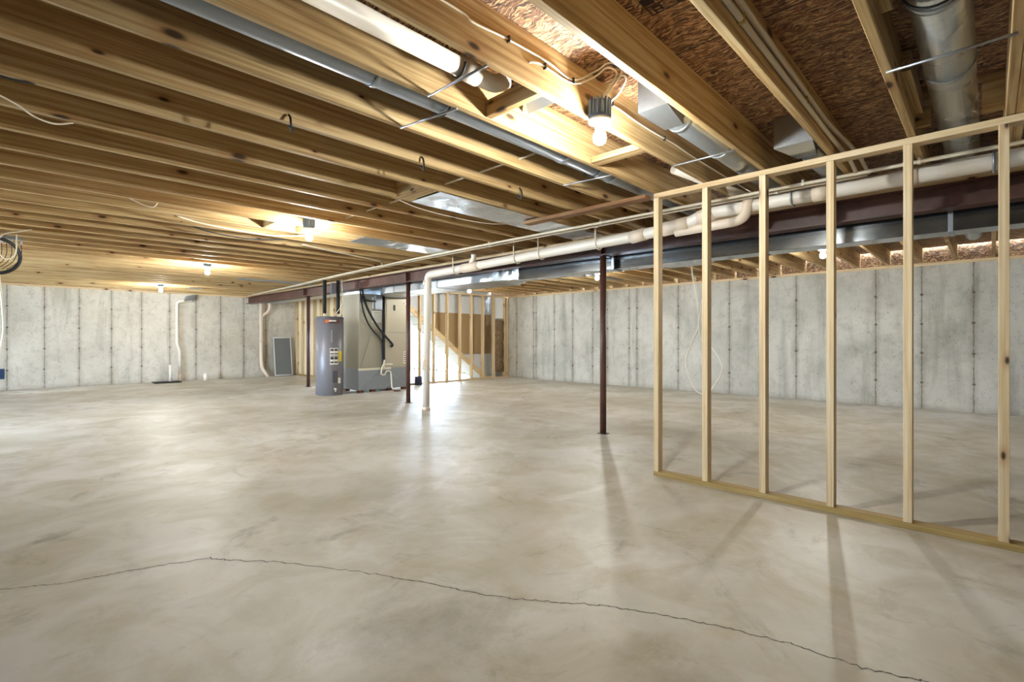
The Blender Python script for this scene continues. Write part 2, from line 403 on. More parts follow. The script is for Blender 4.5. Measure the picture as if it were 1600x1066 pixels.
# black mill stamps on the subfloor underside
m = MB(); z1, z0 = TOPZ, TOPZ-.0015
def stamp(mb, x0, y1, rows):
    for (dx0, dx1, dy0, dy1) in rows: mb.box(x0+dx0, x0+dx1, y1-dy1, y1-dy0, z0, z1)
rows = [(0, .05, 0, .05), (0, .05, .06, .10), (.06, .065, 0, .36), (.12, .125, 0, .36), (.065, .12, .0, .005), (.07, .085, .02, .06), (.09, .115, .02, .03), (.09, .115, .05, .06), (.1, .105, .03, .05),
        (.06, .12, .12, .20), (.0, .05, .13, .22), (.07, .115, .22, .235), (.07, .115, .27, .285), (.07, .085, .235, .27), (.1, .115, .235, .27), (.0, .05, .25, .3), (.06, .12, .31, .36), (.0, .05, .32, .355)]
stamp(m, 1.86, 1.06, rows)
for i in range(7): m.box(2.16+.01*(i % 2), 2.2+.012*((i*3) % 4), 1.26+.022*i, 1.274+.022*i, z0, z1)
for i in range(9): m.box(2.21+.01*(i % 3), 2.235+.012*((i*5) % 3), 1.22+.02*i, 1.232+.02*i, z0, z1)
for yy0, n in ((.8, 11), (.0, 13)):
    for i in range(n): m.box(3.50, 3.512+.008*((i*7) % 3), yy0+.024*i, yy0+.012+.024*i, z0, z1)
m.build('mill_stamp', M_INK, cl)

struct(MB().box(XL, XR+.2, YB, YB+.2, -.12, WZ).build('wall_back', M_WL))
# right wall with the opening for the glass door of the far room
DY0, DY1, DZ = 12.0, 14.6, 2.06
m = MB().box(XR, XR+.2, YN, DY0, -.12, WZ); m.box(XR, XR+.2, DY1, YB, -.12, WZ); m.box(XR, XR+.2, DY0, DY1, DZ, WZ)
struct(m.build('wall_right', M_WR))
struct(MB().box(XL-.2, XR+.2, YN-.2, YN, -.12, TOPZ+.03).build('wall_near', M_WO))
m = MB().box(XL-.2, XL, YN, 7.5, -.12, TOPZ+.03); m.box(XL-.2, XL, 10.3, YB+.2, -.12, TOPZ+.03); m.box(XL-.2, XL, 7.5, 10.3, 2.08, TOPZ+.03)
struct(m.build('wall_left', M_WO))
d = empty('door_added_daylight', (XL-.1, 8.9, 0)); struct(d)  # glass door added out of view to bring cool daylight onto the floor
m = MB()
for y in (7.5, 8.86, 10.22): m.box(XL-.14, XL-.04, y, y+.08, 0, 2.08)
m.box(XL-.14, XL-.04, 7.5, 10.3, 0, .07); m.box(XL-.14, XL-.04, 7.5, 10.3, 2.0, 2.08)
m.build('door_frame', M_FRAMEW, d)
MB().box(XL-.093, XL-.087, 7.58, 10.22, .07, 2.0).build('door_glass', M_GLASS, d)
struct(MB().box(-18, XL-.4, -8, 16, -.3, -.1).build('ground_outside', M_GROUND))
struct(MB().box(XL, XR+.2, YB-.02, YB+.14, WZ, JZ).build('trim_1', W_PLATEX))
struct(MB().box(XL, XR+.2, YB+.03, YB+.16, JZ, TOPZ+.03).build('trim_2', M_OSB))
struct(MB().box(XR-.02, XR+.13, YN, YB, WZ, JZ).build('trim_3', W_PLATE))
struct(MB().box(XR+.03, XR+.16, YN, YB, JZ, TOPZ+.03).build('trim_4', M_OSB))
struct(MB().box(-.3+XR+.5, 24, 2, 26, -.3, -.1).build('ground_outside', M_GROUND))
d = empty('door_1', (XR+.1, (DY0+DY1)/2, 0)); struct(d)
m = MB()
for y in (DY0, (DY0+DY1)/2-.04, DY1-.08): m.box(XR+.04, XR+.14, y, y+.08, 0, DZ)
m.box(XR+.04, XR+.14, DY0, DY1, 0, .07); m.box(XR+.04, XR+.14, DY0, DY1, DZ-.08, DZ)
m.build('door_frame', M_FRAMEW, d)
MB().box(XR+.085, XR+.091, DY0+.08, DY1-.08, .07, DZ-.08).build('door_glass', M_GLASS, d)

# ------------------------------------------------------------ joists
def joist_mesh(x0, x1): return MB().box(x0, x1, -.019, .019, JZ, TOPZ-.001)
NL = 38
j0 = joist_mesh(XL, 4.965).build('floor_joist', W_JOIST, bevel=.003, org=(0, 0, 0))
feat = {1: 'left of the big round duct', 2: 'two slim pipes on it', 4: 'by nearest lamp', 5: 'by white drain pipe', 6: 'by long grey duct'}
for k in range(NL):
    o = j0 if k == 0 else j0.copy()
    if k: S.collection.objects.link(o)
    o.location = (0, K(k), 0)
    ex = (', '+feat[k]) if k in feat else ''
    tag(o, f'pine joist left of the beam, {ordinal(k+1)} from the right'+ex, 'joist', 'floor joists left of the beam')
o = j0.copy(); S.collection.objects.link(o); o.location = (0, K(0)-.039, 0)
tag(o, 'outer ply of the doubled pine joist at the right edge of the photo', 'joist', 'floor joists left of the beam')
r0 = joist_mesh(4.835, XR+.028).build('floor_joist', W_JOIST, bevel=.003, org=(0, 0, 0))
for k in range(0, 24):
    o = r0 if k == 0 else r0.copy()
    if k: S.collection.objects.link(o)
    o.location = (0, K(k)+.041, 0)
    tag(o, f'pine joist between beam and right concrete wall, {ordinal(k+1)} from the right', 'joist', 'floor joists right of the beam')
q0 = joist_mesh(4.835, 6.29).build('floor_joist', W_JOIST, bevel=.003, org=(0, 0, 0))
for i, k in enumerate(range(25, 37)):
    o = q0 if i == 0 else q0.copy()
    if i: S.collection.objects.link(o)
    o.location = (0, K(k)+.041, 0)
    tag(o, f'short pine joist above the gap behind the furnace, {ordinal(12-i)} from the far wall', 'joist', 'short joists behind the furnace')
# short blocks between joists
def block(x0, x1, y0, y1, z0, z1, label, mat=W_JY, name='joist_block'):
    return tag(MB().box(x0, x1, y0, y1, z0, z1).build(name, mat, bevel=.002), label, 'wood block')
block(1.80, 1.838, K(4)+.02, K(5)-.02, JZ+.002, JZ+.09, 'wood block bridging two joists just in front of the short white drain pipe end')
block(2.76, 2.85, K(4)+.02, K(5)-.02, JZ+.002, JZ+.04, 'pale wood block laid flat between joists, right of the nearest bulb')
tag(MB().prism([(K(0)+.02, 2.33), (.03, 2.33), (.03, 2.505), (.24, 2.505), (.24, 2.33), (K(1)-.02, 2.33), (K(1)-.02, TOPZ-.002), (K(0)+.02, TOPZ-.002)], 0, 3.66, 3.70).build('joist_block', W_JY), 'solid wood blocking fitted around the big round duct at upper right', 'wood block')
block(1.3, 2.42, K(1)-.056, K(1)-.02, 2.40, 2.50, 'orange wood filler strip nailed beside the big round duct, nearer piece', W_JOIST)
block(3.02, 3.65, K(1)-.056, K(1)-.02, 2.40, 2.50, 'orange wood filler strip nailed beside the big round duct, farther piece', W_JOIST)
block(2.30, 2.338, K(13)+.02, K(14)-.02, JZ+.002, JZ+.09, 'wood block bridging joists beside the second bulb')
block(1.95, 1.99, K(13)+.02, K(14)-.02, JZ+.002, JZ+.09, 'wood block bridging joists left of the second bulb')
tag(MB().box(3.62, 3.72, 2.0, 3.34, JZ-.045, JZ-.014).build('brace_board', W_RUST, bevel=.002), 'weathered brown board nailed under the joists, left of the partition top', 'board')

# ------------------------------------------------------------ steel beam and columns
bx = 4.9
b = empty('steel_beam', (bx, 6, 2.075))
prof = [(-.075, 2.075), (.075, 2.075), (.075, 2.088), (.007, 2.092), (.007, 2.240), (.075, 2.244), (.075, 2.257), (-.075, 2.257), (-.075, 2.244), (-.007, 2.240), (-.007, 2.092), (-.075, 2.088)]
MB().prism([(bx+x, z) for x, z in prof], 1, YN, YB-.001).build('girder', M_BEAM, b)
for i, y in enumerate((11.3, 7.19, 3.24, -.6)):
    MB().box(bx-.072, bx+.072, y-.005, y+.005, 2.089, 2.243).build('stiffener', M_BEAM, b)
tag(b, 'long red-brown steel I-beam carrying the joists across the basement', 'beam')
tag(MB().box(bx-.07, bx+.07, YN, YB-.03, 2.2575, JZ-.0005).build('beam_nailer', W_PLATE), 'pale wood nailer plate lying on top of the steel beam', 'wood plate')
def column(x, y, label):
    t = empty('steel_column', (x, y, 0))
    MB().cyl((x, y, .006), (x, y, 2.065), .037, 20).build('pole', M_BEAM, t)
    MB().box(x-.075, x+.075, y-.05, y+.05, 2.065, 2.0745).build('cap_plate', M_BEAM, t)
    MB().box(x-.05, x+.05, y-.05, y+.05, 0.0, .007).build('base_plate', M_BEAM, t)
    for s in (-1, 1): MB().cyl((x+.058*s, y, 2.05), (x+.058*s, y, 2.088), .008, 6).build('bolt', M_BEAM, t)
    return tag(t, label, 'column', 'steel columns under the beam')
column(4.9, 11.2, 'dark brown steel column left of the water heater')
column(4.9, 7.22, 'dark brown steel column in front of the furnace, beside the cream drain stack')
column(4.9, 3.25, 'dark brown steel column standing alone left of the stud partition')

# ------------------------------------------------------------ stud partition on the right
pw = empty('stud_partition', (3.74, .8, 0))
XP0, XP1 = 3.69, 3.775
def yshift(y): return 0
MB().box(XP0, XP1, -1.35, 1.965, 0, .038).build('bottom_plate', W_TREAT, pw, bevel=.002)
bpy.data.objects[pw.children[0].name]['label'] = 'greenish treated bottom plate'
MB().box(XP0, XP1, -1.35, 1.965, 2.252, 2.29).build('top_plate', W_PLATE, pw, bevel=.002)
sy = [1.944, 1.545, 1.14, .735, .345, -.055, -.455, -.86, -1.26]
for y in sy: MB().box(XP0+.002, XP0+.075, y-.021, y+.021, .038, 2.252).build('stud', W_STUD, pw, bevel=.002)
tag(pw, 'new pale stud wall frame standing open on the right of the room', 'stud wall')

# ------------------------------------------------------------ stair wall, stairs and far room
SY = 9.87
sw = empty('stud_wall', (8.2, SY, 0))
MB().box(6.5, XR-.002, SY, SY+.09, 0, .038).build('bottom_plate', W_PLATEX, sw)
MB().box(6.3, XR-.022, SY, SY+.09, 2.255, 2.293).build('top_plate', W_PLATEX, sw)
for x in [6.64, 7.05, 7.47, 7.89, 8.31, 8.71, 9.12, 9.53, 9.94, 10.05]:
    MB().box(x-.019, x+.019, SY+.001, SY+.09, .038, 2.255).build('stud', W_STUD, sw, bevel=.0015)
tag(sw, 'open stud wall in front of the stairs, right of the furnace', 'stud wall')
st = empty('staircase', (8, 10.3, 0))
x0, z0_, x1, z1_ = 6.35, 2.26, 9.44, .0
for y in (SY+.095,):
    MB().prism([(x0, z0_), (x1-.02, .0), (x1-.22, .0), (x0, z0_-.15)], 1, y, y+.035).build('stringer', W_PLATEX, st)
n = 12
for i in range(n):
    xx = x0+(x1-x0)*(i+.55)/n; zz = z0_+(z1_-z0_)*(i+1)/n+.03
    zl = z0_+(z1_-z0_)*(xx-x0)/(x1-x0)
    if 0.2 < zl < 2.2: MB().box(xx, xx+.14, SY+.14, 10.54, zl-.142, zl-.108).build('tread', W_JY, st)
MB().prism([(x0+.05, z0_-.165), (x1-.20, .003), (x1-.17, .003), (x0+.05, z0_-.145)], 1, SY+.135, 10.545).build('added_soffit', M_DRY, st)  # panel added under the treads to block light
tag(st, 'rough wooden stairs coming down to the right behind the open studs', 'stairs')
# stairwell far side wall: drywall above the stair slope
YW = 10.62
struct(MB().prism([(6.9, TOPZ), (6.9, 1.95), (9.6, 0), (XR, 0), (XR, TOPZ)], 1, YW, YW+.1).build('wall_stairwell', M_DRY))
tag(MB().prism([(8.05, 1.80), (8.05, 1.26), (8.9, .66), (10.08, .66), (10.08, 1.80)], 1, YW-.02, YW-.001).build('kraft_panel', M_TAN), 'tan kraft paper covered panel on the wall behind the stairs', 'panel')
b_ = MB()
prev = None
rows = []
for i in range(15):
    z = .16+1.45*i/14
    rows.append([Vector((9.565+.010*math.sin(i*2.1), SY+.012+.012*math.sin(i*3.3), z)), Vector((9.90+.012*math.sin(i*1.4), SY+.014+.012*math.cos(i*2.3), z)), Vector((9.91, SY+.085, z)), Vector((9.565, SY+.085, z))])
b_.rings(rows, True); tag(b_.build('insulation_batt', M_BATT), 'ragged brown insulation batt stuffed between the last studs by the right wall', 'insulation')
struct(MB().box(9.56, 9.92, SY+.06, SY+.085, 1.66, 2.25).build('trim_5', M_DRY))
# framed wall running back from the furnace to the far concrete wall
fw = empty('stud_wall', (6.24, 13.5, 0))
MB().box(6.2, 6.29, 12.0, YB-.001, 0, .038).build('bottom_plate', W_TREAT, fw)
MB().box(6.2, 6.29, 10.0, YB-.021, 2.255, 2.293).build('top_plate', W_PLATE, fw)
for i in range(8):
    y = 15.06-.4064*i
    MB().box(6.201, 6.289, y-.019, y+.019, .038, 2.255).build('stud', W_STUD, fw, bevel=.0015)
MB().box(6.291, 6.303, 12.0, YB-.002, .0, 2.255).build('sheathing_panel', M_CREAM, fw)
tag(fw, 'cream sheathed stud wall between the water heater and the far concrete wall', 'stud wall')
struct(MB().box(6.31, XR-.001, YB-.03, YB-.001, 0, 2.25).build('wall_far_room', M_DRY))
cn = MB().lathe((6.9, 9.75, 0), [(.085, 0), (.085, .19), (.088, .195), (.088, .205), (.075, .21)], 20).build('paint_can', M_PAINTC)
tag(cn, 'small dark blue can on the floor behind the steel column', 'can')

# ------------------------------------------------------------ water heater
wx, wy, wr = 4.54, 9.40, .262
h = empty('water_heater', (wx, wy, 0))
MB().lathe((wx, wy, 0), [(wr-.02, 0), (wr, .012), (wr, 1.49)], 40).build('tank', M_WH, h)
MB().lathe((wx, wy, 1.49), [(wr+.003, 0), (wr+.003, .03), (wr-.03, .045), (0.02, .05)], 40).build('top_lid', M_WHTOP, h)
ca = math.atan2(-wy, -wx)
def curved(a0, a1, z0, z1, off=.0015, th=.002, n=10):
    mm = MB(); R0, R1 = wr+off, wr+off+th; r_ = []
    for i in range(n+1):
        a = ca+a0+(a1-a0)*i/n; c, s_ = math.cos(a), math.sin(a)
        r_.append([(wx+R0*c, wy+R0*s_, z0), (wx+R1*c, wy+R1*s_, z0), (wx+R1*c, wy+R1*s_, z1), (wx+R0*c, wy+R0*s_, z1)])
    return mm.rings(r_, False)
curved(-.35, .78, 1.40, 1.475).build('top_band', M_LABR, h)
lb = curved(-.32, .05, 1.405, 1.47, .004).build('brand_band', M_LABO, h)
curved(-.08, .5, 1.405, 1.42, .008).build('lettering', M_LABT, h); curved(-.05, .45, 1.435, 1.462, .008).build('lettering', M_LABW, h)
curved(.08, .2, 1.03, 1.27).build('upper_access_strip', M_GALVD, h)
c1 = curved(.02, .62, .60, .92).build('rating_label', M_LABW, h)
for zz, hh in ((.865, .04), (.80, .02), (.76, .012), (.70, .05), (.63, .03)):
    curved(.05, .28, zz, zz+hh, .004).build('printed_block', M_LABT, c1); curved(.33, .58, zz, zz+hh, .004).build('printed_block', M_LABT, c1)
lab(curved(.66, .98, .66, .86).build('energy_label', M_LABY, h), 'yellow energy label')
lab(curved(.2, .55, .25, .48, .0015, .01).build('access_panel', M_WHTOP, h), 'lower access panel')
curved(.62, .85, .23, .34).build('small_label', M_LABW, h)
aa = ca+.35; dx, dy = math.cos(aa), math.sin(aa)
m = MB().cyl((wx+wr*dx, wy+wr*dy, .13), (wx+(wr+.07)*dx, wy+(wr+.07)*dy, .13), .016, 12); m.cyl((wx+(wr+.05)*dx, wy+(wr+.05)*dy, .13), (wx+(wr+.05)*dx, wy+(wr+.05)*dy, .08), .012, 10)
lab(m.build('drain_valve', M_IVORY, h), 'ivory drain valve')
tag(h, 'tall grey electric water heater with labels, beside the furnace', 'water heater')
def wpipe(x, y, label, jog=None):
    t = empty('water_pipe', (x, y, 1.54))
    MB().cyl((x, y, 1.53), (x, y, 2.27), .013, 10).build('riser', M_CPVC, t)
    MB().cyl((x, y, 1.60), (x, y, 2.26), .034, 16).build('foam_sleeve', M_FOAM, t)
    MB().cyl((x, y, 1.545), (x, y, 1.598), .02, 12).build('fitting', M_IVORY, t)
    tag(t, label, 'pipe', 'insulated pipes above the water heater')
wpipe(wx-.09, wy+.03, 'black foam wrapped pipe rising from the water heater, left one')
wpipe(wx+.14, wy-.07, 'black foam wrapped pipe rising from the water heater, right one beside the junction box')
t = tag(MB().box(wx-.02, wx+.08, wy-.1, wy-.04, 1.99, 2.2).build('junction_box', M_GALVD, bevel=.004), 'small grey metal box hanging between the two black water heater pipes', 'box')
tag(MB().tube(spline([(wx+.19, wy-.12, 2.29), (wx+.2, wy-.13, 2.0), (wx+.19, wy-.14, 1.8), (wx+.1, wy-.1, 1.62), (wx+.05, wy-.05, 1.545)]), .007, 8).build('power_cable', M_CABLE), 'white cable dropping to the water heater top', 'cable')

# ------------------------------------------------------------ furnace group
fx0, fx1, fx2, fy0, fy1 = 5.03, 5.58, 6.22, 9.16, 9.86
pl = empty('sheet_metal_plenum', ((fx0+fx2)/2, (fy0+fy1)/2, 0))
MB().box(fx0, fx2, fy0, fy1, .055, .485).build('base_box', M_GALVD, pl, bevel=.004)
m = MB(); e = .004
for xa, xb in ((fx0+.02, fx1-.02), (fx1+.05, fx2-.02)):
    for (pa, pb) in (((xa, .08), (xb, .46)), ((xa, .46), (xb, .08))):
        m.tube([(pa[0], fy0-e*.3, pa[1]), (pb[0], fy0-e*.3, pb[1])], .0025, 6)
m.build('cross_brake', M_GALV, pl)
MB().box(fx0-.006, fx1+.2, fy0-.008, fy0, .455, .50).build('seam_strip', M_IVORY, pl)
for x, y in ((fx0+.03, fy0+.03), (fx0+.3, fy0+.03), (fx2-.13, fy0+.03), (fx0+.03, fy1-.1), (fx2-.13, fy1-.1), (fx1+.15, fy0+.03)):
    MB().box(x, x+.1, y, y+.08, 0, .0555).build('foot_block', M_BRICK, pl)
tag(pl, 'square galvanised plenum box on small blocks under the furnace', 'plenum')
rd = empty('return_duct', ((fx0+fx1)/2, (fy0+fy1)/2, .486))
MB().hexa([(fx0, fy0, .486), (fx1-.01, fy0, .486), (fx1-.01, fy1, .486), (fx0, fy1, .486), (fx0+.02, fy0, 2.02), (fx1-.01, fy0, 2.02), (fx1-.01, fy1, 2.02), (fx0+.02, fy1, 2.02)]).build('duct_body', M_RET, rd, bevel=.004)
m = MB()
m.prism([(fx0+.04, .52), (fx0+.36, 1.42), (fx0+.36, .52+.0)], 1, fy0-.012, fy0-.0005)
m.build('creased_face', M_RET, rd)
MB().box(fx0+.02, fx1+.02, fy0, fy1, 2.02, 2.2).build('duct_cap', M_CRINK, rd)
tag(rd, 'tall creased galvanised return duct standing left of the furnace cabinet', 'duct')
ah = empty('air_handler', ((fx1+fx2)/2, (fy0+fy1)/2, .486))
MB().box(fx1+.03, fx2, fy0, fy1, .486, 1.97).build('cabinet', M_PANEL, ah, bevel=.006)
MB().box(fx1+.09, fx2-.01, fy0-.012, fy0-.0005, 1.24, 1.955).build('upper_panel', M_PANEL, ah, bevel=.003)
MB().box(fx1+.09, fx2-.01, fy0-.012, fy0-.0005, .52, 1.225).build('lower_panel', M_PANEL, ah, bevel=.003)
lab(MB().box(fx1+.25, fx1+.30, fy0-.016, fy0-.0125, 1.70, 1.82).build('breaker_window', M_DARK, ah), 'small dark breaker window')
lg = MB().prism([(fx2-.1+.055*math.cos(i*PI/12), 1.86+.024*math.sin(i*PI/12)) for i in range(24)], 1, fy0-.017, fy0-.0125).build('oval_emblem', M_LABW, ah)
MB().prism([(fx2-.125+.022*math.cos(i*PI/8), 1.86+.012*math.sin(i*PI/8)) for i in range(16)], 1, fy0-.0185, fy0-.0172).build('emblem_mark', M_LABR, lg)
tl = MB().box(fx2-.14, fx2-.04, fy0-.0155, fy0-.0125, .56, .83).build('paper_label', M_LABW, ah)
for q in range(5): MB().box(fx2-.13, fx2-.05, fy0-.0165, fy0-.0156, .6+.045*q, .612+.045*q).build('printed_line', M_LABT, tl)
for zz in (1.72, 1.44):
    tl = MB().box(fx1-.24, fx1-.03, fy0-.0155, fy0-.001, zz, zz+.24).build('wiring_sheet', M_LABW, rd)
    for q in range(7): MB().box(fx1-.22, fx1-.05, fy0-.0165, fy0-.0156, zz+.02+.03*q, zz+.028+.03*q).build('printed_line', M_LABT, tl)
tag(ah, 'beige metal furnace cabinet with an oval emblem on its panel', 'furnace')
tag(MB().tube(fillet([(fx1+.0, fy0-.05, 2.06), (fx1+.0, fy0-.05, 1.0), (fx1+.0, fy0-.05, .62)], .05), .026, 12).build('drain_hose', M_FOAM), 'straight black foam covered line between return duct and furnace cabinet', 'pipe')
tag(MB().tube(spline([(4.95, 8.9, 2.28), (5.0, 8.95, 2.05), (5.12, 9.0, 1.75), (5.36, 9.05, 1.4), (5.6, 9.08, 1.15), (5.78, 9.1, .98), (5.76, 9.13, .93)]), .022, 12).build('refrigerant_line', M_FOAM), 'black foam refrigerant line swooping across the furnace front, outer curve', 'pipe')
tag(MB().tube(spline([(4.93, 8.98, 2.28), (5.0, 9.0, 1.9), (5.08, 9.04, 1.62), (5.25, 9.1, 1.35), (5.5, 9.11, 1.1), (5.56, 9.12, 1.02)]), .014, 10).build('refrigerant_line', M_FOAM), 'thinner black line swooping behind the outer refrigerant curve', 'pipe')
tag(MB().tube(spline([(4.9, 8.85, 2.28), (4.93, 8.9, 1.98), (5.1, 9.0, 1.88), (5.35, 9.08, 1.87), (5.58, 9.12, 1.88)]), .018, 10).build('flexible_conduit', M_BLACK), 'black flexible conduit bending level to the wiring box', 'conduit')
tag(MB().box(5.36, 5.52, 9.07, 9.143, 1.70, 1.98).build('wiring_box', M_GALVD, bevel=.004), 'grey metal wiring box mounted high on the return duct', 'box')
tr = empty('condensate_trap', (5.6, 9.0, 0))
MB().tube(fillet([(5.78, 9.1, .56), (5.55, 9.1, .56), (5.50, 9.1, .36), (5.60, 9.1, .34), (5.62, 9.1, .42), (5.74, 9.1, .42), (5.74, 9.05, .05), (5.84, 9.0, .03)], .05, 6), .016, 12).build('trap_pipe', M_IVORY, tr)
MB().cyl((5.58, 9.1, .5), (5.58, 9.1, .66), .02, 12).build('vent_tee', M_IVORY, tr)
tag(tr, 'white plastic condensate trap looping down the furnace base to the floor drain', 'pipe')
tag(MB().lathe((5.80, 8.96, 0), [(.08, 0), (.08, .012), (.06, .02), (.01, .02)], 20).build('floor_drain', M_LABR), 'round brown floor drain ring at the foot of the condensate trap', 'drain')

# ------------------------------------------------------------ ducts
td = empty('trunk_duct', (5.3, 4, 1.95))
MB().box(5.05, 5.28, -3.0, 4.75, 1.935, 2.19).build('duct_section', M_GALVS, td, bevel=.003)
MB().box(5.05, 5.72, 5.35, 8.3, 1.955, 2.22).build('duct_section', M_GALV, td, bevel=.003)
MB().hexa([(5.05, 8.3, 1.955), (5.72, 8.3, 1.955), (6.2, 9.15, 1.98), (5.6, 9.15, 1.98), (5.05, 8.3, 2.22), (5.72, 8.3, 2.22), (6.2, 9.15, 2.25), (5.6, 9.15, 2.25)]).build('duct_offset', M_GALV, td)
MB().box(5.62, 6.2, 9.151, 9.85, 1.972, 2.26).build('supply_plenum', M_GALV, td)
ys = [4.75, 4.86, 4.95, 5.06, 5.15, 5.26, 5.35]; rr = []
for i, y in enumerate(ys):
    t_ = i/6.0; xr = 5.28+(5.72-5.28)*t_; zb = 1.935+.02*t_; pf = -.012 if i % 2 else .0
    rr.append([(5.05+pf, y, zb-pf*.5), (xr-pf, y, zb-pf), (xr-pf, y, 2.20+pf), (5.05+pf, y, 2.20+pf)])
MB().rings(rr, False).build('ribbed_transition', M_CRINK, td)
for y in (-1.2, .2, 1.55, 3.2, 6.6, 7.9):
    xr = 5.286 if y < 5 else 5.726
    MB().box(5.044, xr, y, y+.03, 1.929 if y < 5 else 1.949, 2.196 if y < 5 else 2.226).build('joint_collar', M_GALVD, td)
MB().hexa([(5.281, 2.1, 1.94), (5.5, 2.25, 1.94), (5.5, 2.65, 1.94), (5.281, 2.85, 1.94), (5.281, 2.1, 2.18), (5.5, 2.25, 2.18), (5.5, 2.65, 2.18), (5.281, 2.85, 2.18)]).build('takeoff_box', M_GALV, td)
tag(td, 'long rectangular galvanised trunk duct running behind the steel beam to the furnace', 'duct')
bd = tag(MB().box(5.2, 5.6, 10.0, 14.7, 2.10, 2.27).build('branch_duct', M_GALV, bevel=.003), 'small rectangular duct running from the furnace towards the far wall', 'duct')
def rduct(name, x0, x1, y, z, r, label, mat=M_GALVD, joints=(), boot=None, strap=None):
    t = empty(name, ((x0+x1)/2, y, z-r))
    MB().cyl((x0, y, z), (x1, y, z), r, 28).build('duct_pipe', mat, t)
    for jx in joints: MB().cyl((jx, y, z), (jx+.03, y, z), r+.005, 28).build('joint_collar', M_GALV, t)
    if boot:
        bx0, by0, by1, bz = boot
        MB().hexa([(bx0, by0, bz), (bx0+.26, y-r*.8, z-r), (bx0+.26, y+r*.8, z-r), (bx0, by1, bz), (bx0, by0, TOPZ-.002), (bx0+.26, y-r*.8, z+r), (bx0+.26, y+r*.8, z+r), (bx0, by1, TOPZ-.002)]).build('register_boot', M_GALV, t)
    return tag(t, label, 'duct')
rduct('round_duct', XL+.2, 5.1, 2.07, 2.375, .074, 'long dull grey round duct tucked between joists across the upper left', joints=(1.2, 2.62, 3.2), mat=M_GALVD)
rduct('round_duct', -.5, 5.1, .135, 2.40, .092, 'big shiny round duct between joists at the upper right', M_SHINY, joints=(2.35, 3.05))
rduct('round_duct', 2.66, 5.1, 1.29, 2.385, .07, 'round duct with a rectangular boot just right of the nearest bulb', M_GALV, joints=(2.72, 3.3), boot=(2.4, 1.2, 1.37, 2.335))
rduct('round_duct', 3.72, 5.1, .87, 2.39, .07, 'round duct and boot showing above the partition top plate', M_GALV, joints=(3.9,), boot=(3.46, .78, 1.0, 2.335))
rduct('round_duct', 5.5, 8.2, .14, 2.385, .08, 'round duct past the steel beam at the right edge', M_GALV, joints=(6.6,))
rduct('round_duct', 5.5, 7.6, 2.42, 2.385, .07, 'round duct between joists past the trunk takeoff', M_GALV, joints=(6.4,))
rduct('round_duct', 7.9, 9.2, 5.68, 2.36, .06, 'small silver duct boot in the joists by the right wall', M_GALV, boot=(7.64, 5.6, 5.8, 2.3))
# panned joist bays
def pan(x0, x1, k, label, mat=M_CRINK):
    y0, y1 = K(k)+.0, K(k+1)-.0; n = 14; m = MB(); rr = []
    for i in range(n+1):
        x = x0+(x1-x0)*i/n; z = JZ-.004-.004*abs(math.sin(i*1.3))
        rr.append([(x, y0, z), (x, (y0+y1)/2, z-.004*math.sin(i*2.2)), (x, y1, z), (x, y1, z+.003), (x, (y0+y1)/2, z+.003-.004*math.sin(i*2.2)), (x, y0, z+.003)])
    return tag(m.rings(rr, False).build('duct_pan', mat), label, 'duct')
pan(2.46, 4.78, 8, 'shiny crinkled sheet metal pan nailed under two joists, left of the partition')
pan(2.95, 4.4, 13, 'narrow silver sheet pan under the joists past the second bulb')
pan(3.3, 4.78, 26, 'silver sheet pan under the distant joists near the far end of the beam', M_GALV)
tag(MB().box(2.30, 2.44, K(8)+.02, K(9)-.02, JZ+.0, JZ+.2).build('pan_end_cap', W_JY), 'wood end block closing the shiny panned joist bay', 'wood block')
tag(MB().box(3.05, 3.3, 13.32, 13.6, JZ-.02, JZ-.001).build('register_boot', M_GALV), 'tiny silver register boot under the distant joists near the far bulb', 'duct')
def rod(p, q, label): tag(MB().cyl(p, q, .006, 8).build('hanger_strap', M_STEELHANG), label, 'strap', 'metal support rods under ducts')
rod((2.71, K(1), 2.288), (2.71, K(0), 2.288), 'metal rod holding up the big round duct at upper right')
rod((3.18, K(4), 2.288), (3.18, K(3), 2.288), 'metal rod under the round duct right of the nearest bulb')
rod((3.0, K(6)-.01, 2.288), (3.05, K(5), 2.288), 'metal rod under the far part of the long grey duct')
rod((1.55, K(6), 2.288), (1.62, K(5), 2.288), 'metal rod under the near part of the long grey duct')
rod((1.44, K(5), 2.288), (1.45, K(4), 2.288), 'metal rod under the short white drain pipe')
def ring(c, r, label):
    c = Vector(c); tag(MB().tube([c+Vector((0, r*math.cos(a), r*math.sin(a))) for a in [PI+PI*i/14 for i in range(15)]], .005, 8).build('strap_loop', M_BLACK), label, 'strap')
ring((2.3, .135, 2.395), .1, 'black strap looped under the big round duct at upper right')
ring((1.62, 2.07, 2.37), .082, 'black strap looped under the long grey duct')
ring((2.98, 2.07, 2.37), .082, 'black strap looped under the far end of the long grey duct')
ring((1.50, 1.80, 2.40), .052, 'black strap looped under the short white drain pipe')

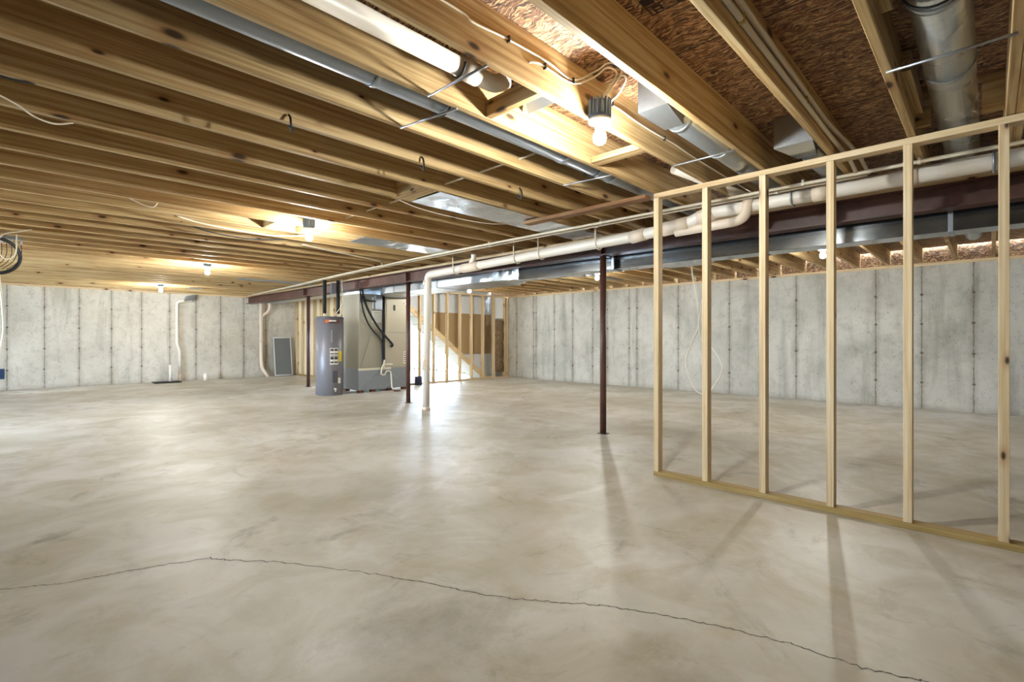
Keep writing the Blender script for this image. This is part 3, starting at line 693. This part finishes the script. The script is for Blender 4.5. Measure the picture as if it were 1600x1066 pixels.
# ------------------------------------------------------------ plumbing
dp = empty('drain_pipe', (4.45, 3, 2.1))
path = fillet([(4.36, -3.2, 2.245), (4.36, 1.80, 2.225), (4.40, 2.02, 2.165), (4.42, 2.2, 2.16), (4.46, 2.55, 2.145), (4.58, 6.22, 2.09), (4.58, 6.27, .0)], .09, 6)
MB().tube(path, .055, 24).build('main_pipe', M_PVC, dp)
for a, b_, r in (((4.36, 1.74, 2.226), (4.375, 1.88, 2.2), .063), ((4.395, 1.98, 2.172), (4.42, 2.25, 2.158), .066), ((4.445, 2.45, 2.15), (4.47, 2.62, 2.142), .063), ((4.36, .88, 2.229), (4.36, .98, 2.229), .062), ((4.36, .35, 2.231), (4.36, .42, 2.231), .062),
                 ((4.54, 5.0, 2.105), (4.545, 5.35, 2.1), .064), ((4.58, 6.24, 2.0), (4.58, 6.25, 1.93), .063), ((4.58, 6.27, .62), (4.58, 6.27, .86), .066), ((4.58, 6.27, 0), (4.58, 6.27, .05), .066)):
    MB().cyl(a, b_, r, 24).build('coupling', M_PVCC, dp)
MB().tube(fillet([(4.545, 5.2, 2.12), (4.545, 5.12, 2.22), (4.54, 5.12, 2.29)], .05), .035, 16).build('branch_riser', M_PVC, dp)
MB().tube(fillet([(4.41, 2.12, 2.11), (4.40, 1.55, 2.12), (4.33, 1.46, 2.15), (4.3, 1.43, 2.32)], .2, 8), .042, 16).build('lower_branch', M_PVCC, dp)
MB().tube(fillet([(4.36, 1.42, 2.24), (4.3, 1.47, 2.30), (3.6, 1.75, 2.42)], .08, 6), .035, 16).build('upper_branch', M_PVC, dp)
m = MB().cyl((4.58, 6.27, .74), (4.50, 6.16, .74), .045, 16); m.cyl((4.50, 6.16, .74), (4.485, 6.14, .74), .03, 8)
lab(m.build('cleanout_plug', M_PVCC, dp), 'side cleanout fitting with plug')
tag(dp, 'thick white drain pipe along the steel beam turning down to the floor', 'pipe')
def hanger(x, y, z, r, label, mat=M_STEELHANG):
    t = MB(); arc = [(x+r*math.cos(a), y, z+r*math.sin(a)) for a in [-PI*.95+PI*1.25*i/12 for i in range(13)]]
    t.tube([(x-r, y, JZ+.01)]+[(x-r, y, z+.01)]+arc, .008, 8)
    tag(t.build('pipe_hanger', mat), label, 'hanger', 'J hooks holding the drain pipe')
hanger(4.55, 5.5, 2.10, .066, 'white J hook on the drain pipe nearest the elbow', M_IVORY)
hanger(4.52, 4.27, 2.12, .066, 'white J hook on the drain pipe, second from the elbow', M_IVORY)
hanger(4.51, 3.86, 2.126, .066, 'white J hook on the drain pipe, third from the elbow', M_IVORY)
hanger(4.485, 3.03, 2.138, .066, 'white J hook on the drain pipe left of the lone column top', M_IVORY)
hanger(4.36, 1.12, 2.229, .066, 'bluish J hook on the drain pipe between partition studs', M_STEELHANG)
hanger(4.36, -.02, 2.234, .066, 'bluish J hook on the drain pipe by the rightmost stud', M_STEELHANG)
def water(y_pts, label, name='water_pipe', r=.013, clips=()):
    t = empty(name, y_pts[0])
    MB().tube(y_pts, r, 10).build('pipe_run', M_CPVC, t)
    for c in clips: MB().box(c[0]-.016, c[0]+.016, c[1]-.008, c[1]+.008, c[2]-.016, JZ).build('pipe_clip', M_IVORY, t)
    return tag(t, label, 'pipe')
A = [(4.16, -3.2, 2.268), (4.16, 2.2, 2.268), (4.17, 5.2, 2.268), (4.3, 8.5, 2.268), (4.5, 11, 2.268), (4.72, 14.6, 2.268)]
B = [(4.23, .62, 2.268), (4.25, 2.2, 2.268), (4.26, 5.2, 2.268), (4.37, 8.5, 2.268), (4.56, 11, 2.268), (4.77, 14.6, 2.268)]
water(spline(A, 5), 'slim white water pipe under the joists, nearer of the long pair', clips=[(4.16, .33, 2.268), (4.16, 1.0, 2.268), (4.165, 2.785, 2.268), (4.17, 4.41, 2.268), (4.26, 7.25, 2.268)])
water(spline(B, 5), 'slim white water pipe under the joists, farther of the long pair', clips=[(4.235, 1.2, 2.268), (4.255, 2.9, 2.268), (4.26, 4.5, 2.268), (4.34, 7.3, 2.268)])
y2 = K(2)-.019-.014
def bayclips(t, xs, z):
    for x in xs:
        MB().box(x-.008, x+.008, y2-.014, y2+.013, z-.02, z+.02).build('pipe_clip', M_CLIP, t)
t = water(fillet([(-.5, y2, 2.395), (3.5, y2, 2.352), (4.0, y2-.02, 2.33), (4.16, y2-.03, 2.275)], .1), 'lower slim water pipe clipped to the joist side, running up right of centre')
bayclips(t, (2.02, 2.95, 1.1), 2.372)
t = water(fillet([(-.5, y2, 2.46), (3.5, y2, 2.412), (4.05, y2-.06, 2.37), (4.23, y2-.09, 2.275)], .1), 'upper slim water pipe clipped to the joist side, running up right of centre')
bayclips(t, (1.95, 3.0, 1.2), 2.436)
tag(MB().tube(spline([(2.6, 6.1, 2.272), (3.134, 6.306, 2.272), (3.583, 6.45, 2.272), (3.965, 6.60, 2.272), (4.2, 6.9, 2.272)]), .009, 8).build('water_pipe', M_CPVC), 'slim white pipe curving in to join the long pair from the left', 'pipe')
# drain pipe in the bay by the nearest bulb
t = empty('drain_pipe', (0, 1.80, 2.36))
MB().cyl((-2, 1.80, 2.40), (1.60, 1.80, 2.40), .044, 20).build('pipe_run', M_PVC, t)
MB().cyl((1.50, 1.80, 2.40), (1.62, 1.80, 2.40), .05, 20).build('coupling', M_PVC, t)
MB().tube(fillet([(1.60, 1.80, 2.40), (1.74, 1.80, 2.40), (1.80, 1.78, 2.44)], .05), .042, 20).build('elbow', M_PVC, t)
lab(MB().hexa([(1.86, 1.6, 2.40), (2.1, 1.6, 2.40), (2.1, 1.9, 2.40), (1.86, 1.72, 2.40), (1.86, 1.6, 2.51), (2.1, 1.6, 2.51), (2.1, 1.9, 2.51), (1.86, 1.72, 2.51)]).build('shower_drain_box', M_GALVD, t), 'grey tub drain box at the pipe end')
tag(t, 'short white drain pipe between joists above the wood block, upper middle', 'pipe')
# far wall plumbing
t = empty('vent_pipe', (3.2, 14.98, 0))
MB().tube(fillet([(3.22, 15.0, 0), (3.22, 15.0, .80), (3.16, 15.0, .95), (3.16, 15.0, 2.03), (3.36, 15.0, 2.08), (3.5, 15.0, 2.1)], .07, 6), .034, 14).build('pipe_run', M_PVC, t)
MB().cyl((3.22, 15.0, 0), (3.22, 15.0, .2), .04, 14).build('coupling', M_PVCC, t)
MB().hexa([(3.3, 14.90, 2.06), (3.52, 14.90, 2.12), (3.52, 15.08, 2.12), (3.3, 15.08, 2.06), (3.36, 14.90, 2.2), (3.56, 14.90, 2.26), (3.56, 15.08, 2.26), (3.36, 15.08, 2.2)]).build('metal_elbow', M_GALV, t)
tag(t, 'white pipe climbing the far concrete wall to a small metal elbow', 'pipe')
t = empty('drain_pipe', (5.2, 14.96, 0))
MB().tube(fillet([(5.36, 14.9, 0), (5.22, 15.0, .25), (5.2, 15.0, .5), (5.2, 15.0, 2.10)], .1, 6), .045, 16).build('pipe_run', M_PVCC, t)
MB().tube(fillet([(5.2, 15.0, 1.72), (5.42, 15.0, 1.9), (5.44, 15.0, 2.2)], .08, 6), .035, 14).build('wye_branch', M_PVCC, t)
MB().cyl((5.2, 15.0, 1.0), (5.2, 15.0, 1.12), .052, 16).build('coupling', M_PVCC, t)
tag(t, 'cream drain pipe with a side branch on the far wall under the beam end', 'pipe')
t = empty('standpipe', (2.98, 14.8, 0))
MB().cyl((2.98, 14.8, .012), (2.98, 14.8, .44), .035, 16).build('pipe_stub', M_PVC, t)
MB().box(2.62, 3.18, 14.6, 14.95, 0, .03).build('base_mat', M_BLACK, t, bevel=.004)
tag(t, 'short white pipe stub on a flat black base by the far wall', 'pipe')
tag(MB().cyl((3.75, 14.75, 0), (3.75, 14.75, .19), .055, 18).build('pipe_stub', M_PVC), 'squat white pipe stub standing on the floor by the far wall', 'pipe')
t = empty('window_screen', (5.82, 15.0, 0))
yt, yb_ = 15.05, 14.9
def rail(p, q): return MB().tube([p, q], .014, 4)
m = MB()
for p, q in (((5.56, yb_, .02), (5.56, yt, 1.13)), ((6.04, yb_, .02), (6.04, yt, 1.13)), ((5.56, yt, 1.12), (6.04, yt, 1.12)), ((5.56, yb_, .03), (6.04, yb_, .03))): m.tube([p, q], .014, 4)
m.build('screen_frame', M_FRAMEW, t)
MB().hexa([(5.56, yb_-.002, .03), (6.04, yb_-.002, .03), (6.04, yb_+.002, .03), (5.56, yb_+.002, .03), (5.56, yt-.002, 1.12), (6.04, yt-.002, 1.12), (6.04, yt+.002, 1.12), (5.56, yt+.002, 1.12)]).build('screen_mesh', M_SCREEN, t)
tag(t, 'white framed grey screen leaning on the far wall left of the sheathed studs', 'screen')

# ------------------------------------------------------------ lamps
def fixture(x, y, label):
    t = empty('ceiling_lamp', (x, y, JZ))
    n = 8
    b1 = MB().lathe((x, y, 0), [(.052, 2.285), (.054, 2.375)], 8).build('junction_box', M_BOX, t)
    m = MB()
    for i in range(16):
        a = 2*PI*i/16; m.box(x+.055*math.cos(a)-.004, x+.055*math.cos(a)+.004, y+.055*math.sin(a)-.004, y+.055*math.sin(a)+.004, 2.30, 2.385)
    m.build('box_rib', M_BOX, b1)
    MB().lathe((x, y, 0), [(.060, 2.284), (.060, 2.272), (.040, 2.262), (.026, 2.250), (.024, 2.238)], 24).build('lampholder', M_CERAM, t)
    MB().lathe((x, y, 0), [(.014, 2.240), (.020, 2.228), (.031, 2.208), (.034, 2.190), (.030, 2.170), (.016, 2.158), (.002, 2.155)], 16).build('bulb', M_BULB, t)
    return tag(t, label, 'lamp', 'bare bulb lamps')
f0 = fixture(2.17, 1.46, 'bare bulb lamp in a blue-grey box, nearest and largest, upper middle')
f0.location.z = JZ-.03
for x, y, l in [(2.23, 5.08, 'bare bulb lamp second in the left row, beside the framed joist openings'), (2.30, 8.96, 'bare bulb lamp third in the left row, above the far left floor'), (2.47, 13.15, 'bare bulb lamp closest to the far concrete wall'),
                (7.28, 8.35, 'bare bulb lamp in front of the open stud stair wall'), (7.23, 4.92, 'bare bulb lamp seen just behind the lone steel column'), (7.24, 1.52, 'bare bulb lamp seen behind the partition studs'),]:
    c = copy_tree(f0); c.location = (x, y, JZ-.03); tag(c, l, 'lamp', 'bare bulb lamps')

# ------------------------------------------------------------ cables
def cable(pts, label, r=.0045, mat=M_CABLE, clips=(), name='cable'):
    if clips:
        t = empty(name, pts[0]); MB().tube(spline(pts, 6), r, 8).build('cable_run', mat, t)
        for c in clips: MB().box(c[0]-.004, c[0]+.004, c[1]-.009, c[1]+.008, c[2]-.014, c[2]+.014).build('staple', M_BLACK, t)
    else: t = MB().tube(spline(pts, 6), r, 8).build(name, mat)
    return tag(t, label, 'cable')
yk = K(4)-.019-.006
cable([(.2, yk, 2.40), (1.195, yk, 2.426), (1.344, yk, 2.413), (1.553, yk, 2.432), (1.834, yk, 2.44), (2.02, yk, 2.428), (2.08, 1.42, 2.46), (2.12, 1.38, 2.50), (2.2, 1.37, 2.515), (2.25, 1.38, 2.50), (2.23, 1.43, 2.43), (2.2, 1.46, 2.38)],
      'white cable stapled along the joist, looping over to the nearest lamp', clips=[(1.553, yk, 2.432), (2.02, yk, 2.424)])
cable([(1.69, yk+.002, 2.387), (1.75, yk, 2.408), (1.80, yk, 2.41), (2.02, yk, 2.412), (2.09, 1.44, 2.44), (2.13, 1.40, 2.485), (2.2, 1.395, 2.505), (2.235, 1.4, 2.49), (2.22, 1.44, 2.43), (2.19, 1.455, 2.38)],
      'shorter white cable joining the nearest lamp from the joist face', clips=[(1.80, yk, 2.41)])
cable([(2.2, 1.47, 2.38), (2.24, 1.42, 2.46), (2.29, 1.40, 2.51), (2.33, 1.40, 2.50), (2.35, 1.46, 2.45), (2.37, yk, 2.43), (2.473, yk, 2.425), (2.653, yk, 2.415), (2.891, yk, 2.414), (3.159, yk, 2.42), (3.462, yk, 2.412), (4.6, yk, 2.41)],
      'white cable leaving the nearest lamp to the right along the joist', clips=[(2.38, yk, 2.43), (3.0, yk, 2.415)])
cable([(2.5, 2.2, 2.36), (2.49, 4.8, 2.36), (2.5, 8.2, 2.36)], 'white cable threaded through holes across the left joists', .0075)
cable([(-.6, 3.1, 2.30), (-.1, 3.3, 2.27), (.05, 3.38, 2.25), (.12, 3.46, 2.235), (.2, 3.55, 2.25), (.28, 3.62, 2.30)], 'white cable sagging under the joists at the left edge')
cable([(-.5, 3.12, 2.31), (-.1, 3.13, 2.28), (.05, 3.16, 2.282), (.14, 3.19, 2.31)], 'thin black cable under the near joists at the left edge', .006, M_BLACK)
cable([(1.1, 5.6, 2.32), (1.33, 5.69, 2.28), (1.7, 5.68, 2.25), (2.1, 5.66, 2.245), (2.4, 5.5, 2.27), (2.5, 5.3, 2.32)], 'white cable sagging below joists beside the second bulb', .007)
cable([(1.3, 6.0, 2.32), (1.6, 6.1, 2.27), (2.0, 6.1, 2.255), (2.4, 6.05, 2.30)], 'grey cable sagging past the second bulb', .007, M_DARK)
cable([(2.3, 3.63, 2.31), (2.6, 3.66, 2.275), (3.0, 3.68, 2.27), (3.4, 3.66, 2.275), (3.7, 3.62, 2.31)], 'white cable beside the far edge of the shiny pan')
cable([(.75, 5.205, 2.30), (.84, 5.20, 2.26), (.92, 5.20, 2.25), (.96, 5.21, 2.30)], 'short white cable end poking out under the left joists')
cable([(6.5, 2.83, 2.33), (6.5, 2.90, 2.118), (6.5, 2.86, 1.792), (6.5, 2.816, 1.532), (6.5, 2.808, 1.257), (6.5, 2.95, .929), (6.5, 2.977, .754), (6.5, 2.905, .522), (6.5, 2.799, .383), (6.5, 2.65, .42), (6.5, 2.52, .62), (6.5, 2.50, .78), (6.5, 2.62, .98), (6.5, 2.75, 1.06), (6.5, 2.799, 1.274), (6.5, 2.73, 1.783), (6.5, 2.70, 2.095), (6.5, 2.785, 2.33)],
      'long white cable hanging in a twisted loop behind the partition studs', .009)
# left edge: bracket with cable coil
t = empty('cable_bracket', (.1, 8.1, 2.2))
MB().box(.0, .19, 8.10, 8.13, 2.255, 2.293).build('mounting_strip', M_GALVD, t)
for i in range(5):
    x = .015+.04*i; MB().cyl((x, 8.09, 2.20), (x, 8.09, 2.285), .008, 8).build('connector', M_GALV, t)
    MB().tube(spline([(x, 8.09, 2.20), (x, 8.085, 2.08), (x-.04, 8.08, 1.98), (x-.12, 8.08, 1.90)]), .004, 6).build('lead', M_BLACK, t)
tag(t, 'row of metal cable connectors on the joists at the left edge', 'bracket')
m = MB()
for r_, oy in ((.2, 0), (.185, .03), (.205, .055)):
    m.tube([(-.03+r_*math.cos(a), 7.95+oy, 2.04+r_*math.sin(a)) for a in [2*PI*i/40 for i in range(41)]], .008, 8)
m.tube(spline([(-.03, 7.98, 2.24), (-.02, 8.0, 2.28), (.0, 8.02, 2.31)]), .008, 8)
tag(m.build('cable_coil', M_BLACK), 'coil of black cable hanging at the left edge', 'cable')
t = empty('hanging_outlet', (.02, 7.9, 1.0))
MB().tube(spline([(-.02, 7.9, 2.30), (-.01, 7.9, 1.9), (.02, 7.9, 1.5), (.03, 7.9, 1.2), (.0, 7.9, .95), (-.01, 7.9, .78)]), .009, 8).build('cord', M_CABLE, t)
MB().tube(spline([(.03, 7.9, 1.13), (.1, 7.9, 1.16), (.16, 7.9, 1.26)]), .007, 8).build('loose_end', M_CABLE, t)
lab(MB().box(-.035, .04, 7.88, 7.92, .66, .775).build('outlet_box', M_BLUE, t, bevel=.004), 'blue outlet box')
tag(t, 'white cord hanging at the left edge with a blue outlet box on its end', 'cable')
cable([(.25, 7.625, 2.32), (.15, 7.62, 2.28), (.02, 7.6, 2.22), (-.02, 7.62, 2.08), (.04, 7.62, 1.97), (.12, 7.64, 2.03), (.13, 7.66, 2.25)], 'white cable curl hanging beside the metal connectors', .006)
for i, (x, y, l) in enumerate([(1.09, K(7), 'black hook under a joist at upper left, nearer the left edge'), (1.96, K(7), 'black hook under a joist above the left end of the shiny pan'), (2.92, K(7), 'black hook under a joist above the brown brace board')]):
    tag(MB().tube(spline([(x, y-.03, 2.33), (x, y-.05, 2.31), (x, y-.06, 2.27), (x+.02, y-.03, 2.25), (x+.03, y+.0, 2.27), (x+.02, y+.02, 2.29)]), .006, 8).build('cable_hook', M_BLACK), l, 'hook', 'black hooks under the left joists')
